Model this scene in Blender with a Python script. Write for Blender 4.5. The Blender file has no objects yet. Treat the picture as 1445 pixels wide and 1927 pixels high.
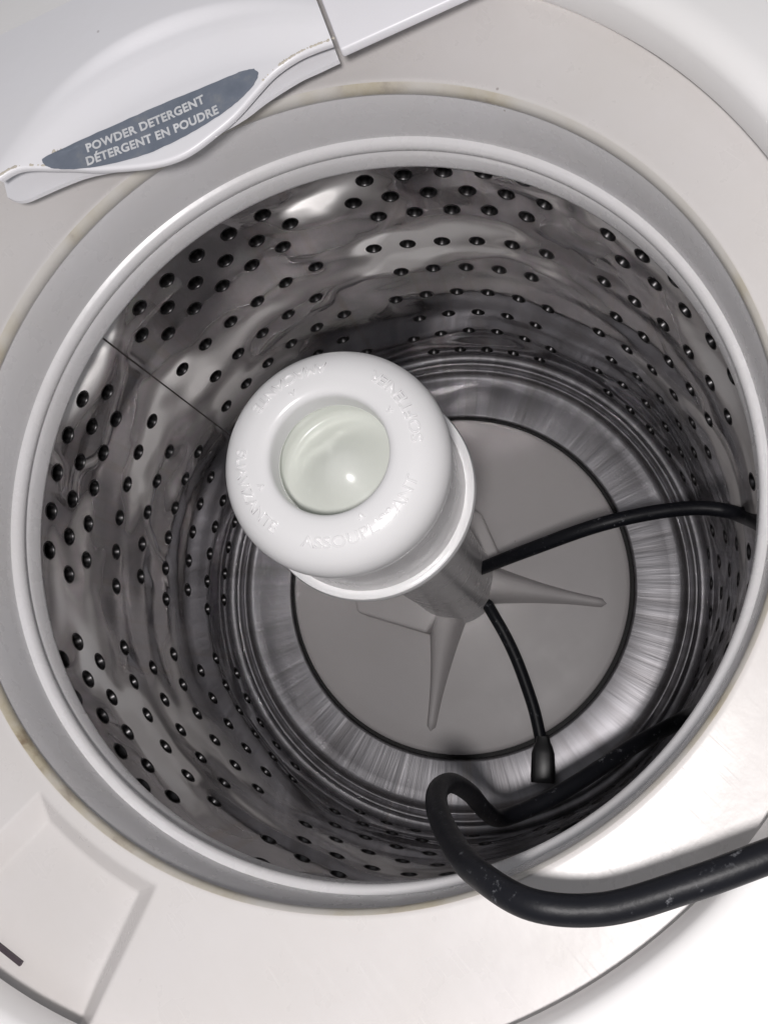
import bpy, bmesh, math, random
from mathutils import Vector, Matrix
random.seed(7)
PI = math.pi
sc = bpy.context.scene
col = sc.collection

# ------------------------------------------------------------------ camera
FPX = 1600.0
CAM = Vector((0.0, -0.164, 0.451))
def rot(rx, ry, rz):
    return Matrix.Rotation(rz, 3, 'Z') @ Matrix.Rotation(ry, 3, 'Y') @ Matrix.Rotation(rx, 3, 'X')
RC = rot(math.radians(12.4), math.radians(12.3), math.radians(-43.7))
cd = bpy.data.cameras.new('camera'); cam = bpy.data.objects.new('camera', cd); col.objects.link(cam)
cam.matrix_world = Matrix.Translation(CAM) @ RC.to_4x4()
cd.sensor_fit = 'HORIZONTAL'; cd.sensor_width = 36.0; cd.lens = 36.0 * FPX / 1445.0
cd.clip_start = 0.01; cd.clip_end = 50
sc.camera = cam
# a pixel of the photograph gives a direction; the distance comes from the surface that is touched
def ray(px, py): return RC @ Vector(((px - 722.5) / FPX, -(py - 963.5) / FPX, -1.0))
def at_z(px, py, z):
    d = ray(px, py); return CAM + d * ((z - CAM.z) / d.z)
def at_d(px, py, dep): return CAM + ray(px, py) * dep

# ------------------------------------------------------------------ light
w = bpy.data.worlds.new('World'); sc.world = w; w.use_nodes = True
bg = w.node_tree.nodes['Background']; bg.inputs[0].default_value = (0.93, 0.95, 1.0, 1); bg.inputs[1].default_value = 0.22
ld = bpy.data.lights.new('lamp', 'POINT'); lo = bpy.data.objects.new('lamp', ld); col.objects.link(lo)
lo.location = (-0.032, -0.198, 0.55); ld.energy = 10.0; ld.shadow_soft_size = 0.022; ld.color = (1.0, 0.965, 0.955)
sc.view_settings.view_transform = 'Standard'; sc.view_settings.look = 'None'
sc.view_settings.exposure = 0.0; sc.view_settings.gamma = 1.0
sc.cycles.max_bounces = 8; sc.cycles.glossy_bounces = 6; sc.cycles.diffuse_bounces = 3
sc.cycles.caustics_reflective = True; sc.cycles.blur_glossy = 0.12
sc.cycles.sample_clamp_indirect = 40.0
sc.cycles.use_denoising = True

# ------------------------------------------------------------------ materials
def mat(name):
    m = bpy.data.materials.new(name); m.use_nodes = True
    return m, m.node_tree.nodes, m.node_tree.links, m.node_tree.nodes['Principled BSDF']
def N(nodes, t, **kw):
    n = nodes.new(t)
    for k, v in kw.items():
        if hasattr(n, k): setattr(n, k, v)
    return n
def ramp(nodes, links, src, stops):
    r = nodes.new('ShaderNodeValToRGB'); links.new(src, r.inputs[0])
    e = r.color_ramp.elements
    while len(e) < len(stops): e.new(0.5)
    for i, (p, c) in enumerate(stops):
        e[i].position = p; e[i].color = c if len(c) == 4 else (*c, 1)
    return r
def mixc(nodes, links, fac, a, b):
    m = nodes.new('ShaderNodeMix'); m.data_type = 'RGBA'
    if hasattr(fac, 'is_linked'): links.new(fac, m.inputs[0])
    else: m.inputs[0].default_value = fac
    for s, v in ((m.inputs[6], a), (m.inputs[7], b)):
        if hasattr(v, 'is_linked'): links.new(v, s)
        else: s.default_value = (*v, 1)
    return m.outputs[2]
def noise(nodes, links, vec, scale, detail=3, rough=.55):
    n = nodes.new('ShaderNodeTexNoise'); n.inputs['Scale'].default_value = scale
    n.inputs['Detail'].default_value = detail; n.inputs['Roughness'].default_value = rough
    if vec is not None: links.new(vec, n.inputs['Vector'])
    return n.outputs[0]
def polar(nodes, links, ka, kr, kz):
    """vector (angle*ka, radius*kr, z*kz) about the drum axis"""
    g = nodes.new('ShaderNodeNewGeometry'); s = nodes.new('ShaderNodeSeparateXYZ'); links.new(g.outputs['Position'], s.inputs[0])
    def M(op, a, b=None):
        m = nodes.new('ShaderNodeMath'); m.operation = op
        for i, v in enumerate((a, b)):
            if v is None: continue
            if hasattr(v, 'is_linked'): links.new(v, m.inputs[i])
            else: m.inputs[i].default_value = v
        return m.outputs[0]
    an = M('ARCTAN2', s.outputs[1], s.outputs[0])
    rr = M('SQRT', M('ADD', M('MULTIPLY', s.outputs[0], s.outputs[0]), M('MULTIPLY', s.outputs[1], s.outputs[1])))
    # angle on a circle so that the texture has no seam
    c = nodes.new('ShaderNodeCombineXYZ')
    links.new(M('MULTIPLY', M('COSINE', an), ka), c.inputs[0]); links.new(M('MULTIPLY', M('SINE', an), ka), c.inputs[1])
    links.new(M('ADD', M('MULTIPLY', rr, kr), M('MULTIPLY', s.outputs[2], kz)), c.inputs[2])
    return c.outputs[0], M, s, rr, an
def plastic(name, base, dirt, rough=.32, speck=.5, bump=.05, coat=0.0, dirt_lo=.35, dirt_hi=.95, scratch=0.0):
    m, n, l, b = mat(name)
    g = n.new('ShaderNodeNewGeometry'); v = g.outputs['Position']
    big = ramp(n, l, noise(n, l, v, 14, 5, .65), [(dirt_lo, (0, 0, 0)), (dirt_hi, (1, 1, 1))])
    c = mixc(n, l, big.outputs[0], base, dirt)
    vo = n.new('ShaderNodeTexVoronoi'); vo.inputs['Scale'].default_value = 55; l.new(v, vo.inputs['Vector'])
    sp = ramp(n, l, vo.outputs['Distance'], [(0.0, (1, 1, 1)), (0.035, (1, 1, 1)), (0.05, (0, 0, 0))])
    sel = n.new('ShaderNodeSeparateColor'); l.new(vo.outputs['Color'], sel.inputs[0])
    th = n.new('ShaderNodeMath'); th.operation = 'GREATER_THAN'; l.new(sel.outputs[0], th.inputs[0]); th.inputs[1].default_value = .90
    mu = n.new('ShaderNodeMath'); mu.operation = 'MULTIPLY'; l.new(sp.outputs[0], mu.inputs[0]); l.new(th.outputs[0], mu.inputs[1])
    mu2 = n.new('ShaderNodeMath'); mu2.operation = 'MULTIPLY'; l.new(mu.outputs[0], mu2.inputs[0]); mu2.inputs[1].default_value = speck
    c = mixc(n, l, mu2.outputs[0], c, (.16, .12, .10))
    l.new(c, b.inputs['Base Color'])
    rr = n.new('ShaderNodeMapRange'); l.new(noise(n, l, v, 60, 4), rr.inputs[0])
    rr.inputs[3].default_value = rough - .06; rr.inputs[4].default_value = rough + .1
    rough_out = rr.outputs[0]
    if scratch:
        for k, (ang, sx) in enumerate(((.5, 900), (2.2, 700), (1.25, 1100))):
            mp = n.new('ShaderNodeMapping'); mp.inputs['Rotation'].default_value = (0, 0, ang); mp.inputs['Scale'].default_value = (sx, 22, 22); l.new(v, mp.inputs['Vector'])
            sr = ramp(n, l, noise(n, l, mp.outputs[0], 1.0, 2, .5), [(.66, (0, 0, 0)), (.72, (1, 1, 1))])
            ad = n.new('ShaderNodeMath'); ad.operation = 'MULTIPLY_ADD'; l.new(sr.outputs[0], ad.inputs[0]); ad.inputs[1].default_value = scratch * .5; l.new(rough_out, ad.inputs[2]); rough_out = ad.outputs[0]
    l.new(rough_out, b.inputs['Roughness'])
    bp = n.new('ShaderNodeBump'); bp.inputs['Strength'].default_value = bump; bp.inputs['Distance'].default_value = .002
    l.new(noise(n, l, v, 120, 3), bp.inputs['Height']); l.new(bp.outputs[0], b.inputs['Normal'])
    b.inputs['Coat Weight'].default_value = coat
    return m
M_cover = plastic('cream_plastic', (.675, .65, .642), (.64, .61, .585), .27, .5, scratch=.5)
M_cab = plastic('white_enamel', (.87, .86, .86), (.85, .84, .83), .38, .5, .03)
M_deck = plastic('white_plastic', (.90, .89, .93), (.87, .86, .88), .3, .3)
M_disp = plastic('dispenser_plastic', (.88, .875, .91), (.86, .85, .87), .3, .35)
M_ring = plastic('grey_white_plastic', (.75, .74, .755), (.71, .695, .69), .26, .5)
M_cap = plastic('cap_plastic', (.735, .73, .738), (.715, .71, .71), .2, .35, .02)
M_cup = plastic('cup_plastic', (.66, .68, .64), (.60, .62, .57), .22, .8)
M_plate = plastic('plate_plastic', (.48, .46, .462), (.45, .43, .425), .46, .5, .03)
M_barrel = plastic('barrel_plastic', (.58, .57, .575), (.54, .53, .53), .24, .3, .01)

# yellowed inner edge of the cover: cream, browned in places
m, n, l, b = mat('yellowed_seal'); M_seal = m
vec, MM, s, rr_, an = polar(n, l, 2.3, 0, 0)
g = n.new('ShaderNodeNewGeometry')
pat = ramp(n, l, noise(n, l, vec, 1.0, 3, .6), [(.44, (0, 0, 0)), (.60, (1, 1, 1))])
r = ramp(n, l, noise(n, l, g.outputs['Position'], 40, 5, .7), [(.3, (.66, .62, .54)), (.55, (.55, .49, .36)), (.72, (.24, .17, .11))])
l.new(mixc(n, l, pat.outputs[0], (.68, .655, .62), r.outputs[0]), b.inputs['Base Color']); b.inputs['Roughness'].default_value = .3

# polished steel of the drum wall: a mirror-like sheet with streaky water marks and painted-on glare
m, n, l, b = mat('polished_steel'); M_steel = m
b.inputs['Metallic'].default_value = 1.0
vec, MM, s, rr_, an = polar(n, l, 26, 0, 2.2)
st = noise(n, l, vec, 1.0, 5, .6)
stn = ramp(n, l, st, [(.54, (0, 0, 0)), (.74, (1, 1, 1))])
g = n.new('ShaderNodeNewGeometry')
blot = noise(n, l, g.outputs['Position'], 22, 5, .62)
bl = ramp(n, l, blot, [(.35, (.40, .395, .41)), (.65, (.52, .51, .52))])
fac = n.new('ShaderNodeMath'); fac.operation = 'MULTIPLY'; l.new(stn.outputs[0], fac.inputs[0]); fac.inputs[1].default_value = .5
c = mixc(n, l, fac.outputs[0], bl.outputs[0], (.40, .34, .29))
l.new(c, b.inputs['Base Color'])
mr = n.new('ShaderNodeMapRange'); l.new(blot, mr.inputs[0]); mr.inputs[1].default_value = .3; mr.inputs[2].default_value = .75
mr.inputs[3].default_value = .05; mr.inputs[4].default_value = .15
l.new(mr.outputs[0], b.inputs['Roughness'])
bp = n.new('ShaderNodeBump'); bp.inputs['Strength'].default_value = .10; bp.inputs['Distance'].default_value = .002
l.new(noise(n, l, g.outputs['Position'], 35, 4, .5), bp.inputs['Height']); l.new(bp.outputs[0], b.inputs['Normal'])
# painted glare and reflections: pale bands round the drum, broken up and pulled into swirls
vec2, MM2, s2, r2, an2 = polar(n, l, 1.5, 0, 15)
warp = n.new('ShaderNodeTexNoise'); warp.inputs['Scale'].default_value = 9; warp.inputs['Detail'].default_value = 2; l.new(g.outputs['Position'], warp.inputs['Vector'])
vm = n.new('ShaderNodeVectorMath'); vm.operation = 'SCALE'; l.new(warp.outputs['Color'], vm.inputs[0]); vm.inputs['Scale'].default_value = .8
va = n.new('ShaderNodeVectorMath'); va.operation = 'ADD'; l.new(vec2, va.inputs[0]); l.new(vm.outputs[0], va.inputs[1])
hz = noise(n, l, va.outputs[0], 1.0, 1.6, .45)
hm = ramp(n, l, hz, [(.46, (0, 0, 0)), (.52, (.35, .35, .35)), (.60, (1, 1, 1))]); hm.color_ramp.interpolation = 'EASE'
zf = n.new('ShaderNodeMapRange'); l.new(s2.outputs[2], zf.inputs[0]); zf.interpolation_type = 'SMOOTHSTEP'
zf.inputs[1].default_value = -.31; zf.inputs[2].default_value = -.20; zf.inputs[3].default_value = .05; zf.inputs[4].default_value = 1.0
# creases: thin wandering folds of the sheet that run round the drum, put in for bright glint lines
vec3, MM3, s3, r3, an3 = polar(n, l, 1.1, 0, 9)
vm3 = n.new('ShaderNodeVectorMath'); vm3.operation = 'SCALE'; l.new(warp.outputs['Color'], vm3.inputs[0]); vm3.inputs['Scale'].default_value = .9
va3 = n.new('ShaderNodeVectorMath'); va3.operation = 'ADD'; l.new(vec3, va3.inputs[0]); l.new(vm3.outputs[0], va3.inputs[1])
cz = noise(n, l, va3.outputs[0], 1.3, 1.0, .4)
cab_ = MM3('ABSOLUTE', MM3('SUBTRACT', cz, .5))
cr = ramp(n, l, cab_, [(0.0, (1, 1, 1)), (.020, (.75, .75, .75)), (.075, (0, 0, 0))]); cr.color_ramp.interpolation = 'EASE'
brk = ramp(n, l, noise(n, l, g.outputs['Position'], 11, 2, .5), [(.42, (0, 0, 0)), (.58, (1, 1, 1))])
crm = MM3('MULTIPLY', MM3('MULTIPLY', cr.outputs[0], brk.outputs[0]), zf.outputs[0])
bp2 = n.new('ShaderNodeBump'); bp2.inputs['Strength'].default_value = 1.0; bp2.inputs['Distance'].default_value = .0010
l.new(crm, bp2.inputs['Height']); l.new(bp.outputs[0], bp2.inputs['Normal'])
l.new(bp2.outputs[0], b.inputs['Normal'])
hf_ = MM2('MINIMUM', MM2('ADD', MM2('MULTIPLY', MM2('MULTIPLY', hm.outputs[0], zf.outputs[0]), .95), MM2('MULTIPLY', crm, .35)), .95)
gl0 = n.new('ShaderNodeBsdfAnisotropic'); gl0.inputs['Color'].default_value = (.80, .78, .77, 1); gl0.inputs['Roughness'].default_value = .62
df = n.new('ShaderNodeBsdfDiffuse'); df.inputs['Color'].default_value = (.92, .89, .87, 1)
# shading normals lean upward there so the painted glare catches the lamp
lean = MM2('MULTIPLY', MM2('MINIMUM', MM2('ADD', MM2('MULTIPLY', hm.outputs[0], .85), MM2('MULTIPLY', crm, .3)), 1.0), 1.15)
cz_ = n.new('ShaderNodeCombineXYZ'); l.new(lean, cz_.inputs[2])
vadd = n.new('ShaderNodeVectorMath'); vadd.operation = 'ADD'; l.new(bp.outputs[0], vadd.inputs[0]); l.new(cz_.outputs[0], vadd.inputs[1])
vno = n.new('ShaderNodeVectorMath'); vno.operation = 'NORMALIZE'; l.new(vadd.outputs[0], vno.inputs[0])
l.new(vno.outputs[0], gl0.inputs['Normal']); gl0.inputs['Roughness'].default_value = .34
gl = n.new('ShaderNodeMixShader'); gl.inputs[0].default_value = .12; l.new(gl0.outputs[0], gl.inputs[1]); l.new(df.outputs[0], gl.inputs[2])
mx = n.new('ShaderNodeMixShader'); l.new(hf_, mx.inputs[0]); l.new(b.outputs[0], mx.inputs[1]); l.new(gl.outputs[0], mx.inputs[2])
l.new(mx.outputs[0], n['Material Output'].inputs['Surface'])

# brushed steel floor ring: radial streaks
m, n, l, b = mat('drum_floor_steel'); M_floor = m
b.inputs['Metallic'].default_value = 1.0
vec, MM, s, rr_, an = polar(n, l, 11, 3, 0)
st = noise(n, l, vec, 1.0, 4, .6)
r = ramp(n, l, st, [(.3, (.20, .193, .20)), (.6, (.285, .28, .295)), (.8, (.25, .228, .22))])
l.new(r.outputs[0], b.inputs['Base Color']); b.inputs['Roughness'].default_value = .40
bp = n.new('ShaderNodeBump'); bp.inputs['Strength'].default_value = .32; bp.inputs['Distance'].default_value = .0022
l.new(st, bp.inputs['Height']); l.new(bp.outputs[0], b.inputs['Normal'])

def simple(name, c, rough, metal=0.0):
    m, n, l, b = mat(name)
    g = n.new('ShaderNodeNewGeometry')
    x = ramp(n, l, noise(n, l, g.outputs['Position'], 90, 4, .6), [(.3, tuple(v * .85 for v in c)), (.7, tuple(min(1, v * 1.12) for v in c))])
    l.new(x.outputs[0], b.inputs['Base Color']); b.inputs['Roughness'].default_value = rough; b.inputs['Metallic'].default_value = metal
    return m
M_dark = simple('dark_tub', (.035, .033, .033), .5)
M_gap = simple('black_gap', (.008, .008, .008), .7)
M_plug = simple('black_plug', (.012, .012, .013), .35)
M_mark = simple('dark_slot', (.06, .045, .055), .5)
M_seam = simple('seam_steel', (.07, .06, .055), .4, .6)
M_cupsteel = simple('shaded_hole_steel', (.09, .088, .09), .34, 1.0)  # darkness of the recess put into the colour, far below the wall's steel
M_crust = simple('dried_detergent', (.66, .61, .52), .8)
M_scoop = simple('embossed', (.80, .80, .80), .26)
# label
m, n, l, b = mat('label_print'); M_label = m
g = n.new('ShaderNodeNewGeometry')
r = ramp(n, l, noise(n, l, g.outputs['Position'], 70, 5, .7), [(.3, (.155, .18, .225)), (.55, (.19, .215, .265)), (.72, (.25, .265, .29))])
l.new(r.outputs[0], b.inputs['Base Color']); b.inputs['Roughness'].default_value = .35
M_text = simple('label_lettering', (.70, .71, .73), .4)
# rubber cable with white scuffs
m, n, l, b = mat('black_rubber'); M_cable = m
g = n.new('ShaderNodeNewGeometry')
a = ramp(n, l, noise(n, l, g.outputs['Position'], 190, 5, .7), [(.60, (0, 0, 0)), (.70, (1, 1, 1))])
d = ramp(n, l, noise(n, l, g.outputs['Position'], 26, 3, .6), [(.46, (0, 0, 0)), (.64, (1, 1, 1))])
mu = n.new('ShaderNodeMath'); mu.operation = 'MULTIPLY'; l.new(a.outputs[0], mu.inputs[0]); l.new(d.outputs[0], mu.inputs[1])
mu2 = n.new('ShaderNodeMath'); mu2.operation = 'MULTIPLY'; l.new(mu.outputs[0], mu2.inputs[0]); mu2.inputs[1].default_value = .5
l.new(mixc(n, l, mu2.outputs[0], (.0065, .007, .010), (.40, .41, .44)), b.inputs['Base Color'])
b.inputs['Roughness'].default_value = .46; b.inputs['Specular IOR Level'].default_value = .28
bp = n.new('ShaderNodeBump'); bp.inputs['Strength'].default_value = .25; bp.inputs['Distance'].default_value = .001
l.new(noise(n, l, g.outputs['Position'], 160, 4), bp.inputs['Height']); l.new(bp.outputs[0], b.inputs['Normal'])

# ------------------------------------------------------------------ mesh helpers
BASE_Z = -0.47
def link(name, me, m, parent, smooth=True):
    o = bpy.data.objects.new(name, me); col.objects.link(o)
    if m is not None and not me.materials: me.materials.append(m)
    if smooth:
        for p in me.polygons: p.use_smooth = True
    if parent is not None:
        o.parent = parent
        if parent.parent is None: o.location = -parent.location
    return o
def from_py(name, vs, fs, m, parent, smooth=True, doubles=False, sharp=None):
    me = bpy.data.meshes.new(name); me.from_pydata([tuple(v) for v in vs], [], fs); me.update()
    bm = bmesh.new(); bm.from_mesh(me)
    if doubles: bmesh.ops.remove_doubles(bm, verts=bm.verts, dist=1e-5)
    bmesh.ops.recalc_face_normals(bm, faces=bm.faces) if doubles else None
    if sharp:
        for e in bm.edges:
            if len(e.link_faces) == 2 and e.calc_face_angle(0) > sharp: e.smooth = False
    bm.to_mesh(me); bm.free()
    return link(name, me, m, parent, smooth)
def lathe(name, prof, m, parent, seg=180, sharp=math.radians(40), center=(0, 0)):
    vs, fs = [], []
    k = len(prof)
    for i in range(seg):
        a = 2 * PI * i / seg
        for r, z in prof: vs.append((center[0] + r * math.cos(a), center[1] + r * math.sin(a), z))
    for i in range(seg):
        j = (i + 1) % seg
        for q in range(k - 1): fs.append((i * k + q, j * k + q, j * k + q + 1, i * k + q + 1))
    return from_py(name, vs, fs, m, parent, sharp=sharp, doubles=True)
def arc(cx, cz, r, a0, a1, n):
    return [(cx + r * math.cos(math.radians(a0 + (a1 - a0) * i / n)), cz + r * math.sin(math.radians(a0 + (a1 - a0) * i / n))) for i in range(n + 1)]
def sstep(a, b, x):
    t = max(0.0, min(1.0, (x - a) / (b - a))); return t * t * (3 - 2 * t)
def text_mesh(body, size, extrude, offset=0.0, spacing=1.0, bevel=0.0):
    cu = bpy.data.curves.new('t', 'FONT'); cu.body = body; cu.size = size; cu.extrude = extrude; cu.offset = offset
    cu.space_character = spacing; cu.resolution_u = 4; cu.bevel_depth = bevel; cu.bevel_resolution = 1
    o = bpy.data.objects.new('t', cu); col.objects.link(o)
    dg = bpy.context.evaluated_depsgraph_get(); me = bpy.data.meshes.new_from_object(o.evaluated_get(dg))
    bpy.data.objects.remove(o); bpy.data.curves.remove(cu)
    me.materials.clear()
    return me

root = bpy.data.objects.new('washing_machine', None); col.objects.link(root)
root.location = (0, 0, BASE_Z); root.empty_display_size = .1
root['label'] = 'white top-loading washing machine open to its perforated steel drum'; root['category'] = 'washing machine'

# ------------------------------------------------------------------ outer tub
lathe('outer_tub', [(.0, -.466), (.27, -.466), (.272, -.44), (.272, .02), (.236, .044), (.2165, .046)], M_dark, root, 96)

# ------------------------------------------------------------------ cabinet top with its round opening
CC = (-.0205, .0205); CR = .2705
prof = [(CR + .010, .060), (CR + .001, .0735), (CR, .0755), (CR + .0005, .090)] + \
       [(CR + .0145 - .014 * math.cos(t), .090 + .010 * math.sin(t)) for t in [i * PI / 2 / 8 for i in range(1, 9)]]
vs, fs = [], []; seg = 240
for i in range(seg):
    a = 2 * PI * i / seg; ca, sa = math.cos(a), math.sin(a)
    for r, z in prof: vs.append((CC[0] + r * ca, CC[1] + r * sa, z))
    for r in (.30, .36): vs.append((CC[0] + r * ca, CC[1] + r * sa, .1003 if r == .30 else .1008))
    k = .62 / max(abs(ca), abs(sa))
    vs.append((CC[0] + k * ca, CC[1] + k * sa, .101))
k = len(prof) + 3
for i in range(seg):
    j = (i + 1) % seg
    for q in range(k - 1): fs.append((i * k + q, j * k + q, j * k + q + 1, i * k + q + 1))
from_py('cabinet_top', vs, fs, M_cab, root, doubles=True)

# ------------------------------------------------------------------ tub cover with the bleach tray pressed into it
def cover_z(r):
    return .0570 + .010 * sstep(.214, .285, r) + .004 * (r - .214) / .1
cprof = [(.2150, .0440), (.2128, .0465), (.2121, .0490), (.2119, .0535)] + arc(.2154, .0535, .0035, 170, 95, 5)
rs = [.2166 + .0012 * i for i in range(0, 64)] + [.298, .305]
T0, T1 = math.radians(184.4), math.radians(204.6)
def tray(r, a):
    if a < 0: a += 2 * PI
    d = min(r - .2195, (a - T0) * r, (T1 - a) * r)
    return .85 * max(0.0, min(1.0, d / .0105)) + .15 * sstep(0, .0105, d)
angs = []
a = 0.0
while a < 360 - 1e-6:
    angs.append(math.radians(a)); a += .25 if 182 <= a < 207 else 1.0
vs, fs = [], []
for a in angs:
    ca, sa = math.cos(a), math.sin(a)
    for r, z in cprof: vs.append((r * ca, r * sa, z))
    for r in rs:
        z = cover_z(r); t = tray(r, a)
        z -= t * (.0105 + .004 * sstep(.225, .29, r))
        vs.append((r * ca, r * sa, z))
k = len(cprof) + len(rs); nA = len(angs)
for i in range(nA):
    j = (i + 1) % nA
    for q in range(k - 1): fs.append((i * k + q, j * k + q, j * k + q + 1, i * k + q + 1))
cover = from_py('tub_cover', vs, fs, M_cover, root, doubles=True)
# slot in the tray floor
p0, p1 = at_z(-60, 1735, .0565), at_z(40, 1815, .0565)
d = (p1 - p0).normalized(); nn = Vector((-d.y, d.x, 0)) * .0011
vs = []
for z in (.0480, .0572):
    for q in (p0 - nn, p1 - nn, p1 + nn, p0 + nn): vs.append((q.x, q.y, z))
from_py('tray_slot', vs, [(0, 1, 2, 3), (4, 5, 6, 7), (0, 1, 5, 4), (1, 2, 6, 5), (2, 3, 7, 6), (3, 0, 4, 7)], M_mark, cover, smooth=False)

# ------------------------------------------------------------------ balance ring
rp = [(.2185, .038), (.2165, .0430), (.2152, .0476), (.2143, .0487), (.2135, .0482), (.2132, .0462), (.2137, .030), (.2142, .014), (.2147, .0072)]
rp += arc(.2166, .0010, .0060, 125, 235, 12)
rp += [(.2148, -.0066), (.2156, -.0080), (.2148, -.0094), (.2141, -.0120), (.2136, -.0205), (.2142, -.0228), (.2165, -.0245), (.2300, -.0262), (.2500, -.0270)]
ring = lathe('balance_ring', rp, M_ring, root, 240, math.radians(50))
lathe('cover_edge_seal', [(.2130, .0568), (.2117, .0545), (.2115, .0520), (.2116, .0492), (.2124, .0478)], M_seal, cover, 240)

# ------------------------------------------------------------------ drum
RW = .245
ROWS = [(-.0770, 5), (-.1000, 6), (-.1225, 5), (-.1680, 6), (-.2125, 5), (-.2590, 6), (-.3050, 5), (-.3500, 6), (-.3950 + .002, 5)]
GB = [20.2 + 45 * g for g in range(8)]; ST = 3.32
rnd = random.Random(3)
waves = [(rnd.choice((1, 2, 3, 4, 5, 6, 7, 9, 11)), rnd.uniform(-45, 45), rnd.uniform(0, 6.28), rnd.uniform(.5, 1)) for _ in range(14)]
def wall_r(a, z):
    fade = sstep(-.398, -.36, z) * sstep(-.03, -.06, z)
    d = 0
    for kk, kz, ph, am in waves: d += am * math.sin(kk * a + kz * z + ph) * .00050
    d += .0007 * math.cos(8 * (a - math.radians(20.2 + 16.6)))                       # each panel of holes bellies a little
    d += .00035 * math.cos(2 * PI * (z + .145) / .0455) * (.6 + .4 * math.sin(3 * a + 1))  # rolled ribs between the rows
    d += .0012 * math.exp(-((z + .075 + .02 * math.sin(4 * a)) / .03) ** 2)
    # welded seam
    s = (math.degrees(a) % 360) - 103.0
    d += .0014 * (sstep(-16, -.35, s) - sstep(-.35, .35, s)) if -16 < s < 1 else 0
    return RW + d * fade
bnds = []
for gb in GB:
    for k in range(11): bnds.append((gb + ST * (k - .5), gb + ST * (k + .5), k))
    e = gb + ST * 10.5; wgap = (45 - ST * 11) / 3
    for k in range(3): bnds.append((e + wgap * k, e + wgap * (k + 1), None))
HH = .0071
vs, fs = [], []
def V(ad, z):
    a = math.radians(ad); r = wall_r(a, z); vs.append((r * math.cos(a), r * math.sin(a), z)); return len(vs) - 1
def patch(a0, a1, z0, z1, nz, na=4):
    idx = [[V(a0 + (a1 - a0) * i / na, z0 + (z1 - z0) * j / nz) for i in range(na + 1)] for j in range(nz + 1)]
    for j in range(nz):
        for i in range(na): fs.append((idx[j][i], idx[j][i + 1], idx[j + 1][i + 1], idx[j + 1][i]))
HR = .0058
holes = []
def hole_patch(a0, a1, zc):
    am = (a0 + a1) / 2; hz = HH
    loop = []
    for i in range(4): loop.append((a0 + (a1 - a0) * i / 4, zc - hz))
    for i in range(4): loop.append((a1, zc - hz + 2 * hz * i / 4))
    for i in range(4): loop.append((a1 - (a1 - a0) * i / 4, zc + hz))
    for i in range(4): loop.append((a0, zc + hz - 2 * hz * i / 4))
    dd = math.degrees(1 / RW)
    rings = [[V(*p) for p in loop]]
    for rad in (.0066, HR):
        lp = []
        for (ad, z) in loop:
            x = (ad - am) / dd; y = z - zc; L = math.hypot(x, y); lp.append(V(am + x / L * rad * dd, zc + y / L * rad))
        rings.append(lp)
    for q in range(2):
        for i in range(16): j = (i + 1) % 16; fs.append((rings[q][i], rings[q][j], rings[q + 1][j], rings[q + 1][i]))
    holes.append((am, zc))
ztop, zbot = -.0268, -.4025
for (a0, a1, k) in bnds:
    z = ztop
    for zc, nrow in ROWS:
        patch(a0, a1, z, zc + HH, max(1, int((z - zc - HH) / .0045)))
        if k is not None and ((k % 2 == 0 and nrow == 6) or (k % 2 == 1 and nrow == 5)): hole_patch(a0, a1, zc)
        else: patch(a0, a1, zc + HH, zc - HH, 4)
        z = zc - HH
    patch(a0, a1, z, zbot, 1)
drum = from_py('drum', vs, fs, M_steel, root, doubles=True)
vs, fs = [], []
for i in range(61):
    z = -.028 - .372 * i / 60
    for da, dr in ((-.20, .0005), (0, -.0011), (.20, .0005)):
        a = math.radians(103.0 + da); r = wall_r(a, z) + dr; vs.append((r * math.cos(a), r * math.sin(a), z))
for i in range(60):
    for q in range(2): fs.append((i * 3 + q, i * 3 + q + 1, i * 3 + q + 4, i * 3 + q + 3))
from_py('weld_seam', vs, fs, M_seam, drum)
# floor of the drum: rounded corner, pressed beads, flat ring
fp = [(RW, -.4025)] + [(RW - .006 + .006 * math.cos(t), -.4025 - .006 * math.sin(t)) for t in (.4, .8, 1.2, 1.57)]
fp += [(.2375, -.4085), (.2365, -.4060), (.2350, -.4040), (.2332, -.4036), (.2316, -.4050), (.2306, -.4072), (.2296, -.4080), (.2284, -.4070), (.2272, -.4062), (.2258, -.4070), (.2246, -.4092), (.2225, -.4120), (.2190, -.4135), (.2100, -.4140), (.1800, -.4140), (.1772, -.4150), (.1765, -.4200), (.1765, -.440)]
lathe('drum_floor', fp, M_floor, root, 240, math.radians(75))
lathe('plate_gap', [(.1790, -.4190), (.1600, -.4190), (.02, -.4190)], M_gap, root, 120)

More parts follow.
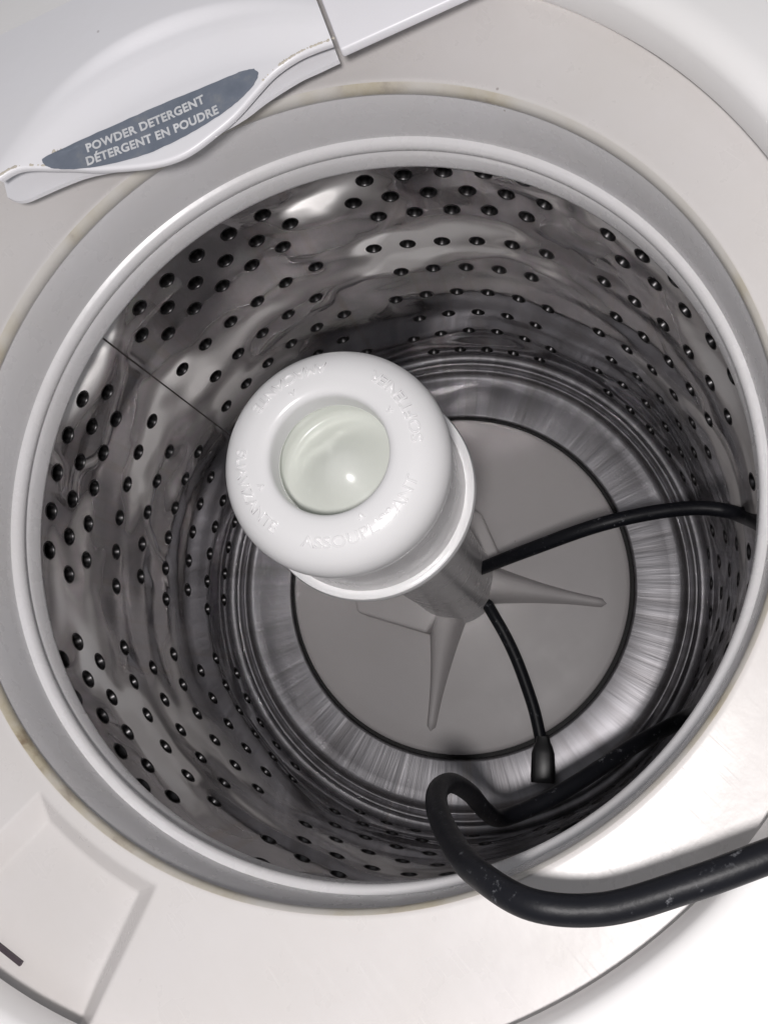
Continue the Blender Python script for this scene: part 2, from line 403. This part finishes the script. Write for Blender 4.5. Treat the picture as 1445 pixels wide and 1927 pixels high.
# dimpled drain holes: one small pressed cup each
cprof2 = [(.0070, .00002), (.0064, -.00040), (.0058, -.00015), (.0053, .0010), (.0048, .0024), (.0044, .0036), (.0043, .0060)]
cvs, cfs = [], []; S = 14
for r, dpt in cprof2:
    for i in range(S):
        t = 2 * PI * i / S; cvs.append((r * math.cos(t), r * math.sin(t), -dpt))
for q in range(len(cprof2) - 1):
    for i in range(S): j = (i + 1) % S; cfs.append((q * S + i, q * S + j, (q + 1) * S + j, (q + 1) * S + i))
cup_me = bpy.data.meshes.new('drain_hole'); cup_me.from_pydata(cvs, [], cfs); cup_me.update(); cup_me.materials.append(M_cupsteel)
for p in cup_me.polygons: p.use_smooth = True
def hole_frame(ad, z):
    a = math.radians(ad); e = .004; ea = e / RW
    def Pt(a, z): r = wall_r(a, z); return Vector((r * math.cos(a), r * math.sin(a), z))
    P = Pt(a, z); ta = (Pt(a + ea, z) - Pt(a - ea, z)).normalized(); tz = (Pt(a, z + e) - Pt(a, z - e)).normalized()
    nin = tz.cross(ta).normalized()
    if nin.dot(Vector((-math.cos(a), -math.sin(a), 0))) < 0: nin = -nin
    tz = nin.cross(ta).normalized()
    return Matrix((ta, tz, nin)).transposed().to_4x4(), P
RCi = RC.inverted()
def seen(P, ad):
    c = RCi @ (P - CAM); px, py = 722.5 + FPX * c.x / -c.z, 963.5 - FPX * c.y / -c.z
    inside = -10 < px < 1455 and -10 < py < 1937
    d = P - CAM; t = (-.022 - CAM.z) / d.z; X = CAM + d * t      # does the line of sight pass the ring's opening?
    return inside and math.hypot(X.x, X.y) < .2145
vis, hid = [], []
for ad, z in holes:
    Mx, P = hole_frame(ad, z); (vis if seen(P, ad) else hid).append((Mx, P))
vis.sort(key=lambda q: (q[1] - CAM).length)
hid += vis[300:]; vis = vis[:300]
for Mx, P in vis:
    o = bpy.data.objects.new('drain_hole', cup_me); col.objects.link(o); o.parent = drum
    o.matrix_local = Matrix.Translation(P) @ Mx
hv, hf = [], []
for Mx, P in hid:
    b0 = len(hv); T = Matrix.Translation(P) @ Mx
    hv += [T @ Vector(v) for v in cvs]; hf += [tuple(b0 + i for i in f) for f in cfs]
if hv:
    o = from_py('hidden_drain_holes', hv, hf, M_cupsteel, drum); o['kind'] = 'stuff'

# ------------------------------------------------------------------ wash plate and its vanes
PZ = -.4095
lathe_prof = [(.0, PZ + .010), (.03, PZ + .0095), (.06, PZ + .0065), (.10, PZ + .003), (.15, PZ + .0008), (.168, PZ), (.1716, PZ - .0012), (.1727, PZ - .0040), (.1727, PZ - .010)]
plate = lathe('wash_plate', lathe_prof, M_plate, root, 200, math.radians(60))
def fin(tip_px, root_r, half_root, half_tip, h_root, h_tip, zt=-.402):
    tip = at_z(*tip_px, zt); d = Vector((tip.x, tip.y, 0)); L = d.length; d.normalize(); nrm = Vector((-d.y, d.x, 0))
    vs, fs = [], []; n = 26; ms = 10
    for i in range(n + 1):
        t = i / n; s = root_r + (L - root_r) * t
        hw = half_tip + (half_root - half_tip) * (1 - t) ** 1.7
        hh = h_tip + (h_root - h_tip) * (1 - t) ** 1.35
        if t > .94: e = math.sqrt(max(0, 1 - ((t - .94) / .06) ** 2)); hw *= max(e, .05); hh *= max(e, .05)
        for q in range(ms + 1):
            x = -1 + 2 * q / ms
            y = hw * (x if abs(x) < .5 else x)
            z = PZ - .006 + (hh + .006) * (1 - abs(x) ** 3.2)
            p = d * s + nrm * y; vs.append((p.x, p.y, z + .008 * max(0, 1 - s / .11)))
    for i in range(n):
        for q in range(ms): a0 = i * (ms + 1) + q; fs.append((a0, a0 + ms + 1, a0 + ms + 2, a0 + 1))
    return from_py('fin', vs, fs, M_plate, plate, doubles=True)
fin((1143, 1135), .02, .026, .0058, .040, .008)
fin((808, 1378), .02, .026, .0058, .040, .008)
def vane(px, zt):
    """short broad flat-topped vane under the barrel"""
    pts = [at_z(x, y, zt) for x, y in px]
    bm = bmesh.new(); f = bm.faces.new([bm.verts.new((p.x, p.y, PZ - .004)) for p in pts])
    r = bmesh.ops.extrude_face_region(bm, geom=[f])
    bmesh.ops.translate(bm, verts=[g for g in r['geom'] if isinstance(g, bmesh.types.BMVert)], vec=(0, 0, zt - PZ + .004))
    bmesh.ops.recalc_face_normals(bm, faces=bm.faces)
    bmesh.ops.bevel(bm, geom=list(bm.edges), offset=.0035, segments=3, profile=.5, affect='EDGES')
    me = bpy.data.meshes.new('vane'); bm.to_mesh(me); bm.free()
    return link('vane', me, M_plate, plate)
vane([(905, 966), (941, 1046), (880, 1090), (820, 1060), (850, 955), (872, 944)], -.372)
vane([(671, 1152), (803, 1192), (850, 1120), (810, 1060), (690, 1085), (664, 1110)], -.372)

# ------------------------------------------------------------------ agitator barrel
bp_ = [(.046, -.402), (.043, -.39), (.041, -.36), (.0405, -.30), (.0405, -.20), (.044, -.10), (.0485, -.045), (.052, -.034), (.0580, -.0275),
       (.0622, -.0255), (.0634, -.0235), (.0636, -.0200), (.0630, -.0176), (.0605, -.0168), (.0590, -.0172), (.0572, -.0150), (.0562, -.0080), (.0562, .0400)]
lathe('agitator_barrel', bp_, M_barrel, root, 128, math.radians(45))
lathe('barrel_flange', [(.0590, -.0285), (.0628, -.0262), (.0642, -.0235), (.0644, -.0195), (.0636, -.0168), (.0612, -.0158), (.0588, -.0162), (.0584, -.0180)], M_cap, root, 128, math.radians(50))

# ------------------------------------------------------------------ softener cap
cap_out = []
# elliptical shoulder from the hole's lip to the skirt
for i in range(0, 23):
    t = PI * (i / 22) * .5
    cap_out.append((.0405 + .0190 * math.sin(t), .0440 + .0195 * math.cos(t)))
inner = [(.0302, .0475), (.0306, .0560), (.0306, .0590), (.0311, .0610), (.0324, .0624), (.0347, .0632), (.0375, .0635)]
skirt = [(.0594, .0405), (.0588, .0360), (.0582, .0342), (.0568, .0340), (.0563, .0365)]
capp = inner + cap_out + skirt
cap = lathe('softener_cap', capp, M_cap, root, 160, math.radians(60))
lathe('softener_cup', [(.0300, .0475), (.0345, .0460), (.0352, .0380), (.0345, .0290), (.0330, .0262), (.0318, .0255), (.0280, .0258), (.0230, .0272), (.0170, .0302), (.0110, .0338), (.0055, .0362), (.0, .0370)], M_cup, cap, 128, math.radians(50))
# arc-length table of the shoulder, from the hole outwards
tab = [(0.0, cap_out[0], None)]
path = [inner[-2], inner[-1]] + cap_out
sl = [0.0]
for i in range(1, len(path)): sl.append(sl[-1] + math.hypot(path[i][0] - path[i - 1][0], path[i][1] - path[i - 1][1]))
def on_cap(s):
    for i in range(1, len(path)):
        if s <= sl[i] or i == len(path) - 1:
            t = (s - sl[i - 1]) / (sl[i] - sl[i - 1]); r = path[i - 1][0] + t * (path[i][0] - path[i - 1][0]); z = path[i - 1][1] + t * (path[i][1] - path[i - 1][1])
            tx, tz = path[i][0] - path[i - 1][0], path[i][1] - path[i - 1][1]; L = math.hypot(tx, tz)
            return r, z, -tz / L, tx / L
def cap_text(body, a0, a1, s_base, size, ex=.00065):
    me = text_mesh(body, size, ex, -.00012, 1.0, .00018)
    xs = [v.co.x for v in me.vertices]; x0, x1 = min(xs), max(xs)
    for v in me.vertices:
        t = (v.co.x - x0) / (x1 - x0) if x1 > x0 else .5; a = math.radians(a0 + (a1 - a0) * t)
        r, z, nr, nz = on_cap(max(0.0, s_base - v.co.y)); h = v.co.z
        nl = math.hypot(nr, nz); nr, nz = abs(nr) / nl, abs(nz) / nl
        rr = r + nr * h; v.co = (rr * math.cos(a), rr * math.sin(a), z + nz * h)
    return link('raised_lettering', me, M_cap, cap, False)
cap_text('ASSOUPLISSANT', -149.5, -61.5, .0132, .0080)
cap_text('SOFTENER', -40, 17, .0132, .0080)
cap_text('AMACIANTE', 48, 103.5, .0132, .0080)
cap_text('SUAVIZANTE', 131, 191.5, .0132, .0080)
for a in (-105.5, -11.5, 76, 161): cap_text('^', a - 2.6, a + 2.6, .0060, .0075)

# ------------------------------------------------------------------ rear deck and powder dispenser
U = Vector((.903, -.429, 0)).normalized(); Vv = Vector((.429, .903, 0)).normalized()
DZ = .104
def uv(px, py, z=DZ):
    p = at_z(px, py, z); return p.dot(U), p.dot(Vv)
def W(u, v, z): p = U * u + Vv * v; return Vector((p.x, p.y, z))
u_r = sum(uv(*p)[0] for p in ((600, 0), (635, 90))) / 2
v_deck = sum(uv(*p)[1] for p in ((640, 85), (860, 0))) / 2
v_back = sum(uv(*p)[1] for p in ((0, 82), (190, 0))) / 2
u_l = uv(15, 372)[0]
def slab(name, pts, z0, z1, m, parent, bev=.002):
    bm = bmesh.new(); lo_ = [bm.verts.new((*W(u, v, z0),)) for u, v in pts]
    f = bm.faces.new(lo_); r = bmesh.ops.extrude_face_region(bm, geom=[f])
    bmesh.ops.translate(bm, verts=[g for g in r['geom'] if isinstance(g, bmesh.types.BMVert)], vec=(0, 0, z1 - z0))
    bmesh.ops.recalc_face_normals(bm, faces=bm.faces)
    bmesh.ops.bevel(bm, geom=[e for e in bm.edges], offset=bev, segments=3, profile=.5, affect='EDGES')
    me = bpy.data.meshes.new(name); bm.to_mesh(me); bm.free()
    return link(name, me, m, parent, True)
g_ = .0012
slab('rear_deck', [(u_r + g_, v_deck), (.42, v_deck), (.42, .55), (u_r + g_, .55)], DZ - .006, DZ, M_deck, root, .0012)
slab('rear_deck', [(-.42, v_back + g_), (u_r, v_back + g_), (u_r, .55), (-.42, .55)], DZ - .008, DZ - .0005, M_cab, root, .0012)

edge_px = [(635, 100), (598, 108), (560, 121), (520, 145), (487, 175), (445, 216), (400, 250), (350, 285), (300, 306), (240, 318), (180, 325), (120, 326), (60, 337), (20, 366)]
edge0 = sorted(uv(x, y, DZ - .008) for x, y in edge_px)
def crom(P, n=8):
    o = []
    for i in range(len(P) - 1):
        p0, p1, p2, p3 = P[max(0, i - 1)], P[i], P[i + 1], P[min(len(P) - 1, i + 2)]
        for k in range(n):
            t = k / n
            o.append(tuple(.5 * (2 * b + (c - a) * t + (2 * a - 5 * b + 4 * c - d) * t * t + (3 * b - a - 3 * c + d) * t ** 3) for a, b, c, d in zip(p0, p1, p2, p3)))
    return o + [P[-1]]
edge = sorted(crom(edge0))
for _ in range(3): edge = [edge[0]] + [(edge[i][0], (edge[i - 1][1] + 2 * edge[i][1] + edge[i + 1][1]) / 4) for i in range(1, len(edge) - 1)] + [edge[-1]]
def v_front(u):
    if u <= edge[0][0]: return edge[0][1]
    for (ua, va), (ub, vb) in zip(edge, edge[1:]):
        if u <= ub: t = (u - ua) / (ub - ua); return va + t * (vb - va)
    return edge[-1][1]
uc = (u_l + u_r) / 2 + .004
def disp_z(u, v):
    # flat at the back, a broad oval shoulder, then the front falls away under the label
    q = ((u - uc) / .105) ** 2
    crest = v_back - .040 - .045 * q
    t = sstep(crest, crest - .030, v)
    led = .0042 * sstep(crest + .003, crest - .0055, v) * math.exp(-((u - uc - .006) / .05) ** 2)
    return DZ + .0060 - led - .0060 * t - .065 * max(0.0, crest - .012 - v) * (1 if t > 0 else 0)
vs, fs = [], []; nu, nv = 140, 110
for i in range(nu + 1):
    u = u_l + (u_r - g_ - u_l) * i / nu; vf = v_front(u)
    for j in range(nv + 1):
        v = v_back + (vf - v_back) * j / nv
        vs.append(W(u, v, disp_z(u, v)))
    z = disp_z(u, vf)
    vs.append(W(u, vf - .0007, z - .0006)); vs.append(W(u, vf - .0010, z - .0018)); vs.append(W(u, vf - .0004, z - .0042))
k = nv + 4
for i in range(nu):
    for q in range(k - 1): fs.append((i * k + q, (i + 1) * k + q, (i + 1) * k + q + 1, i * k + q + 1))
# right side wall
b0 = len(vs)
for q in range(nv + 1):
    p = vs[nu * k + q]; vs.append(Vector((p.x, p.y, .090)))
for q in range(nv): fs.append((nu * k + q, b0 + q, b0 + q + 1, nu * k + q + 1))
disp = from_py('detergent_dispenser', vs, fs, M_disp, root, doubles=True, sharp=math.radians(55))
# thin lip under the fascia
lip_px = [(638, 112), (600, 130), (560, 149), (500, 187), (440, 230), (300, 300), (175, 326), (120, 345), (70, 367), (48, 376), (30, 377), (14, 370)]
lp = [uv(x, y, DZ - .0150) for x, y in crom(lip_px, 4)]
bm = bmesh.new()
top = [bm.verts.new(W(u, v, DZ - .0150)) for u, v in lp] + [bm.verts.new(W(lp[-1][0], v_back - .06, DZ - .0150)), bm.verts.new(W(lp[0][0], v_back - .06, DZ - .0150))]
f = bm.faces.new(top); r = bmesh.ops.extrude_face_region(bm, geom=[f])
bmesh.ops.translate(bm, verts=[g for g in r['geom'] if isinstance(g, bmesh.types.BMVert)], vec=(0, 0, -.0025))
bmesh.ops.recalc_face_normals(bm, faces=bm.faces)
me = bpy.data.meshes.new('dispenser_lip'); bm.to_mesh(me); bm.free(); link('dispenser_lip', me, M_disp, disp, False)

def drop(px, py):
    z = DZ
    for _ in range(8):
        u, v = uv(px, py, z); z = disp_z(u, v)
    return u, v
lab_px = [(80, 300), (92, 292), (140, 269), (185, 249), (230, 229), (275, 209), (320, 190), (360, 173), (400, 157), (430, 144), (450, 136), (466, 131), (478, 130), (487, 136), (486, 146), (478, 160), (465, 175), (448, 191), (430, 206), (405, 223), (380, 239), (350, 256), (320, 271), (290, 285), (260, 296), (230, 304), (200, 311), (170, 316), (140, 319), (115, 319), (98, 317), (86, 312), (81, 306)]
lab = [drop(x, y) for x, y in lab_px]
def drape(name, me, m, parent, off):
    for v in me.vertices:
        u_, v_, h = v.co.x, v.co.y, v.co.z
        v.co = W(u_, v_, disp_z(u_, v_) + off + h)
    me.update(); return link(name, me, m, parent, False)
bm = bmesh.new()
rj = random.Random(5)
fine = []
for (ua, va), (ub, vb) in zip(lab, lab[1:] + lab[:1]):
    for t in (0, .33, .66): fine.append((ua + (ub - ua) * t + rj.uniform(-1, 1) * .00018, va + (vb - va) * t + rj.uniform(-1, 1) * .00018))
cu_, cv_ = sum(p[0] for p in fine) / len(fine), sum(p[1] for p in fine) / len(fine)
rows_ = []
for sck in (1.0, .8, .6, .4, .2): rows_.append([bm.verts.new((cu_ + (u - cu_) * sck, cv_ + (v - cv_) * sck, 0)) for u, v in fine])
for ra, rb in zip(rows_, rows_[1:]):
    for i in range(len(ra)): j = (i + 1) % len(ra); bm.faces.new((ra[i], ra[j], rb[j], rb[i]))
bm.faces.new(rows_[-1])
bmesh.ops.recalc_face_normals(bm, faces=bm.faces)
me = bpy.data.meshes.new('label_plate'); bm.to_mesh(me); bm.free()
drape('label_plate', me, M_label, disp, .00045)
def label_text(body, pa, pb, hpx):
    (ua, va), (ub, vb) = drop(*pa), drop(*pb)
    me = text_mesh(body, .0085, .00004, .00030, 1.06)
    xs = [v.co.x for v in me.vertices]; x0, x1 = min(xs), max(xs)
    L = math.hypot(ub - ua, vb - va); sx = L / (x1 - x0); dx, dy = (ub - ua) / L, (vb - va) / L
    for v in me.vertices:
        x, y = (v.co.x - x0) * sx, v.co.y * hpx
        v.co = (ua + dx * x - dy * y, va + dy * x + dx * y, v.co.z)
    bm = bmesh.new(); bm.from_mesh(me); bmesh.ops.subdivide_edges(bm, edges=[e for e in bm.edges if e.calc_length() > .003], cuts=1); bm.to_mesh(me); bm.free()
    return drape('label_lettering', me, M_text, disp, .0007)
label_text('POWDER DETERGENT', (166, 287), (387, 193), .80)
label_text('DÉTERGENT EN POUDRE', (166, 312), (413, 213), .80)

# dried detergent crumbs caught along the dispenser's edge
rc = random.Random(11); bm = bmesh.new()
spots = []
for px0, py0, px1, py1, nC in ((545, 128, 632, 104, 46), (500, 160, 560, 130, 12), (0, 366, 45, 345, 46), (84, 300, 120, 280, 16), (300, 205, 345, 185, 7), (60, 345, 100, 336, 10)):
    for _ in range(nC):
        t = rc.random(); spots.append((px0 + (px1 - px0) * t + rc.gauss(0, 4), py0 + (py1 - py0) * t + rc.gauss(0, 3.5)))
for px, py in spots:
    u_, v_ = drop(px, py)
    if v_ < v_front(u_) + .0004: v_ = v_front(u_) + .0004
    c_ = W(u_, v_, disp_z(u_, v_) + .0002); q = rc.uniform(.0003, .0009)
    r_ = bmesh.ops.create_icosphere(bm, subdivisions=1, radius=1.0)
    for vv_ in r_['verts']:
        o_ = vv_.co * rc.uniform(.7, 1.3); vv_.co = c_ + Vector((o_.x * q, o_.y * q * rc.uniform(.6, 1.2), o_.z * q * .3))
me = bpy.data.meshes.new('detergent_residue'); bm.to_mesh(me); bm.free()
res = link('detergent_residue', me, M_crust, disp, False); res['kind'] = 'stuff'

# ------------------------------------------------------------------ cable
cab = bpy.data.objects.new('cable', None); col.objects.link(cab); cab.empty_display_size = .05
cab['label'] = 'thick black rubber cable looping over the machine rim down into the drum'; cab['category'] = 'cable'
CRD = .0058
cp = [at_d(*p) for p in [(1900, 1440, .31), (1700, 1515, .303), (1600, 1555, .300), (1445, 1612, .301), (1300, 1665, .305), (1130, 1712, .312), (1000, 1703, .318), (900, 1645, .340), (848, 1580, .385), (822, 1520, .43), (826, 1485, .465), (850, 1474, .495), (885, 1494, .53), (912, 1525, .555), (940, 1541, .575), (985, 1527, .585), (1050, 1495, .595), (1130, 1445, .61), (1200, 1400, .625), (1290, 1352, .637)]]
def at_cyl(px, py, R):
    d = ray(px, py); a = d.x * d.x + d.y * d.y; b = CAM.x * d.x + CAM.y * d.y; c = CAM.x ** 2 + CAM.y ** 2 - R * R
    return CAM + d * ((-b + math.sqrt(b * b - a * c)) / a)
cp += [at_cyl(1380, 1318, .236), at_cyl(1450, 1230, .235), at_cyl(1490, 1130, .235), at_cyl(1480, 1040, .236), at_cyl(1452, 1003, .2365)]
cp += [at_d(*p) for p in [(1405, 974, .632), (1370, 962, .648), (1320, 956, .655), (1240, 963, .660), (1130, 987, .668), (1000, 1033, .700), (920, 1064, .742), (885, 1079, .772), (878, 1088, .797), (890, 1102, .812)]]
cp += [at_z(905, 1118, -.385), at_z(930, 1160, -.398), at_z(950, 1195, -.4015), at_z(970, 1237, -.4028), at_z(990, 1290, -.4035), at_z(1006, 1340, -.4040), at_z(1016, 1385, -.4035), at_z(1021, 1410, -.4035)]
def spline(P, n=10):
    out = []
    for i in range(len(P) - 1):
        p0 = P[max(0, i - 1)]; p1 = P[i]; p2 = P[i + 1]; p3 = P[min(len(P) - 1, i + 2)]
        for k in range(n):
            t = k / n
            d1 = max((p1 - p0).length, 1e-6) ** .5; d2 = max((p2 - p1).length, 1e-6) ** .5; d3 = max((p3 - p2).length, 1e-6) ** .5
            m1 = (p2 - p1) + (((p1 - p0) / d1 - (p2 - p0) / (d1 + d2)) * d2 if i > 0 else Vector())
            m2 = (p2 - p1) + (((p3 - p2) / d3 - (p3 - p1) / (d2 + d3)) * d2 if i < len(P) - 2 else Vector())
            h = t
            out.append(p1 * (2 * h**3 - 3 * h * h + 1) + m1 * (h**3 - 2 * h * h + h) + p2 * (-2 * h**3 + 3 * h * h) + m2 * (h**3 - h * h))
    out.append(P[-1]); return out
def tube(name, pts, rad, m, parent, S=20):
    vs, fs = [], []; up = Vector((0, 0, 1)); t = (pts[1] - pts[0]).normalized(); x = up.cross(t).normalized()
    for i, p in enumerate(pts):
        t = (pts[min(i + 1, len(pts) - 1)] - pts[max(i - 1, 0)]).normalized()
        x = (x - t * x.dot(t)).normalized(); y = t.cross(x)
        rr = rad(i / (len(pts) - 1)) if callable(rad) else rad
        for s in range(S):
            a = 2 * PI * s / S; vs.append(p + (x * math.cos(a) + y * math.sin(a)) * rr)
    for i in range(len(pts) - 1):
        for s in range(S): q = (s + 1) % S; fs.append((i * S + s, i * S + q, (i + 1) * S + q, (i + 1) * S + s))
    fs.append(tuple(range(S))[::-1]); fs.append(tuple((len(pts) - 1) * S + s for s in range(S)))
    return from_py(name, vs, fs, m, parent)
cab.location = (0, 0, 0)
tube('cord', spline(cp), CRD, M_cable, cab)
# moulded plug at the end
e0, e1 = at_z(1022, 1398, -.403), at_z(1022, 1474, -.400)
ax = (e1 - e0); L = ax.length; ax.normalize(); sd = Vector((0, 0, 1)).cross(ax).normalized(); upv = ax.cross(sd)
bm = bmesh.new(); prev = None
for t, hw, hh in [(-.15, .0062, .0062), (.0, .0070, .0068), (.10, .0088, .0080), (.28, .0108, .0092), (.85, .0116, .0092), (.97, .0114, .0088), (1.0, .0108, .0084)]:
    c_ = e0 + ax * (L * t); lp_ = []
    for s in range(20):
        a = 2 * PI * s / 20; cx, cy = math.cos(a), math.sin(a)
        px = math.copysign(abs(cx) ** .5, cx) * hw; py = math.copysign(abs(cy) ** .5, cy) * hh
        lp_.append(bm.verts.new(c_ + sd * px + upv * (py + .002)))
    if prev:
        for s in range(20): q = (s + 1) % 20; bm.faces.new((prev[s], prev[q], lp_[q], lp_[s]))
    prev = lp_
bm.faces.new(prev)
bmesh.ops.recalc_face_normals(bm, faces=bm.faces)
for e in bm.edges:
    if len(e.link_faces) == 2 and e.calc_face_angle(0) > .7: e.smooth = False
me = bpy.data.meshes.new('plug'); bm.to_mesh(me); bm.free(); link('plug', me, M_plug, cab)
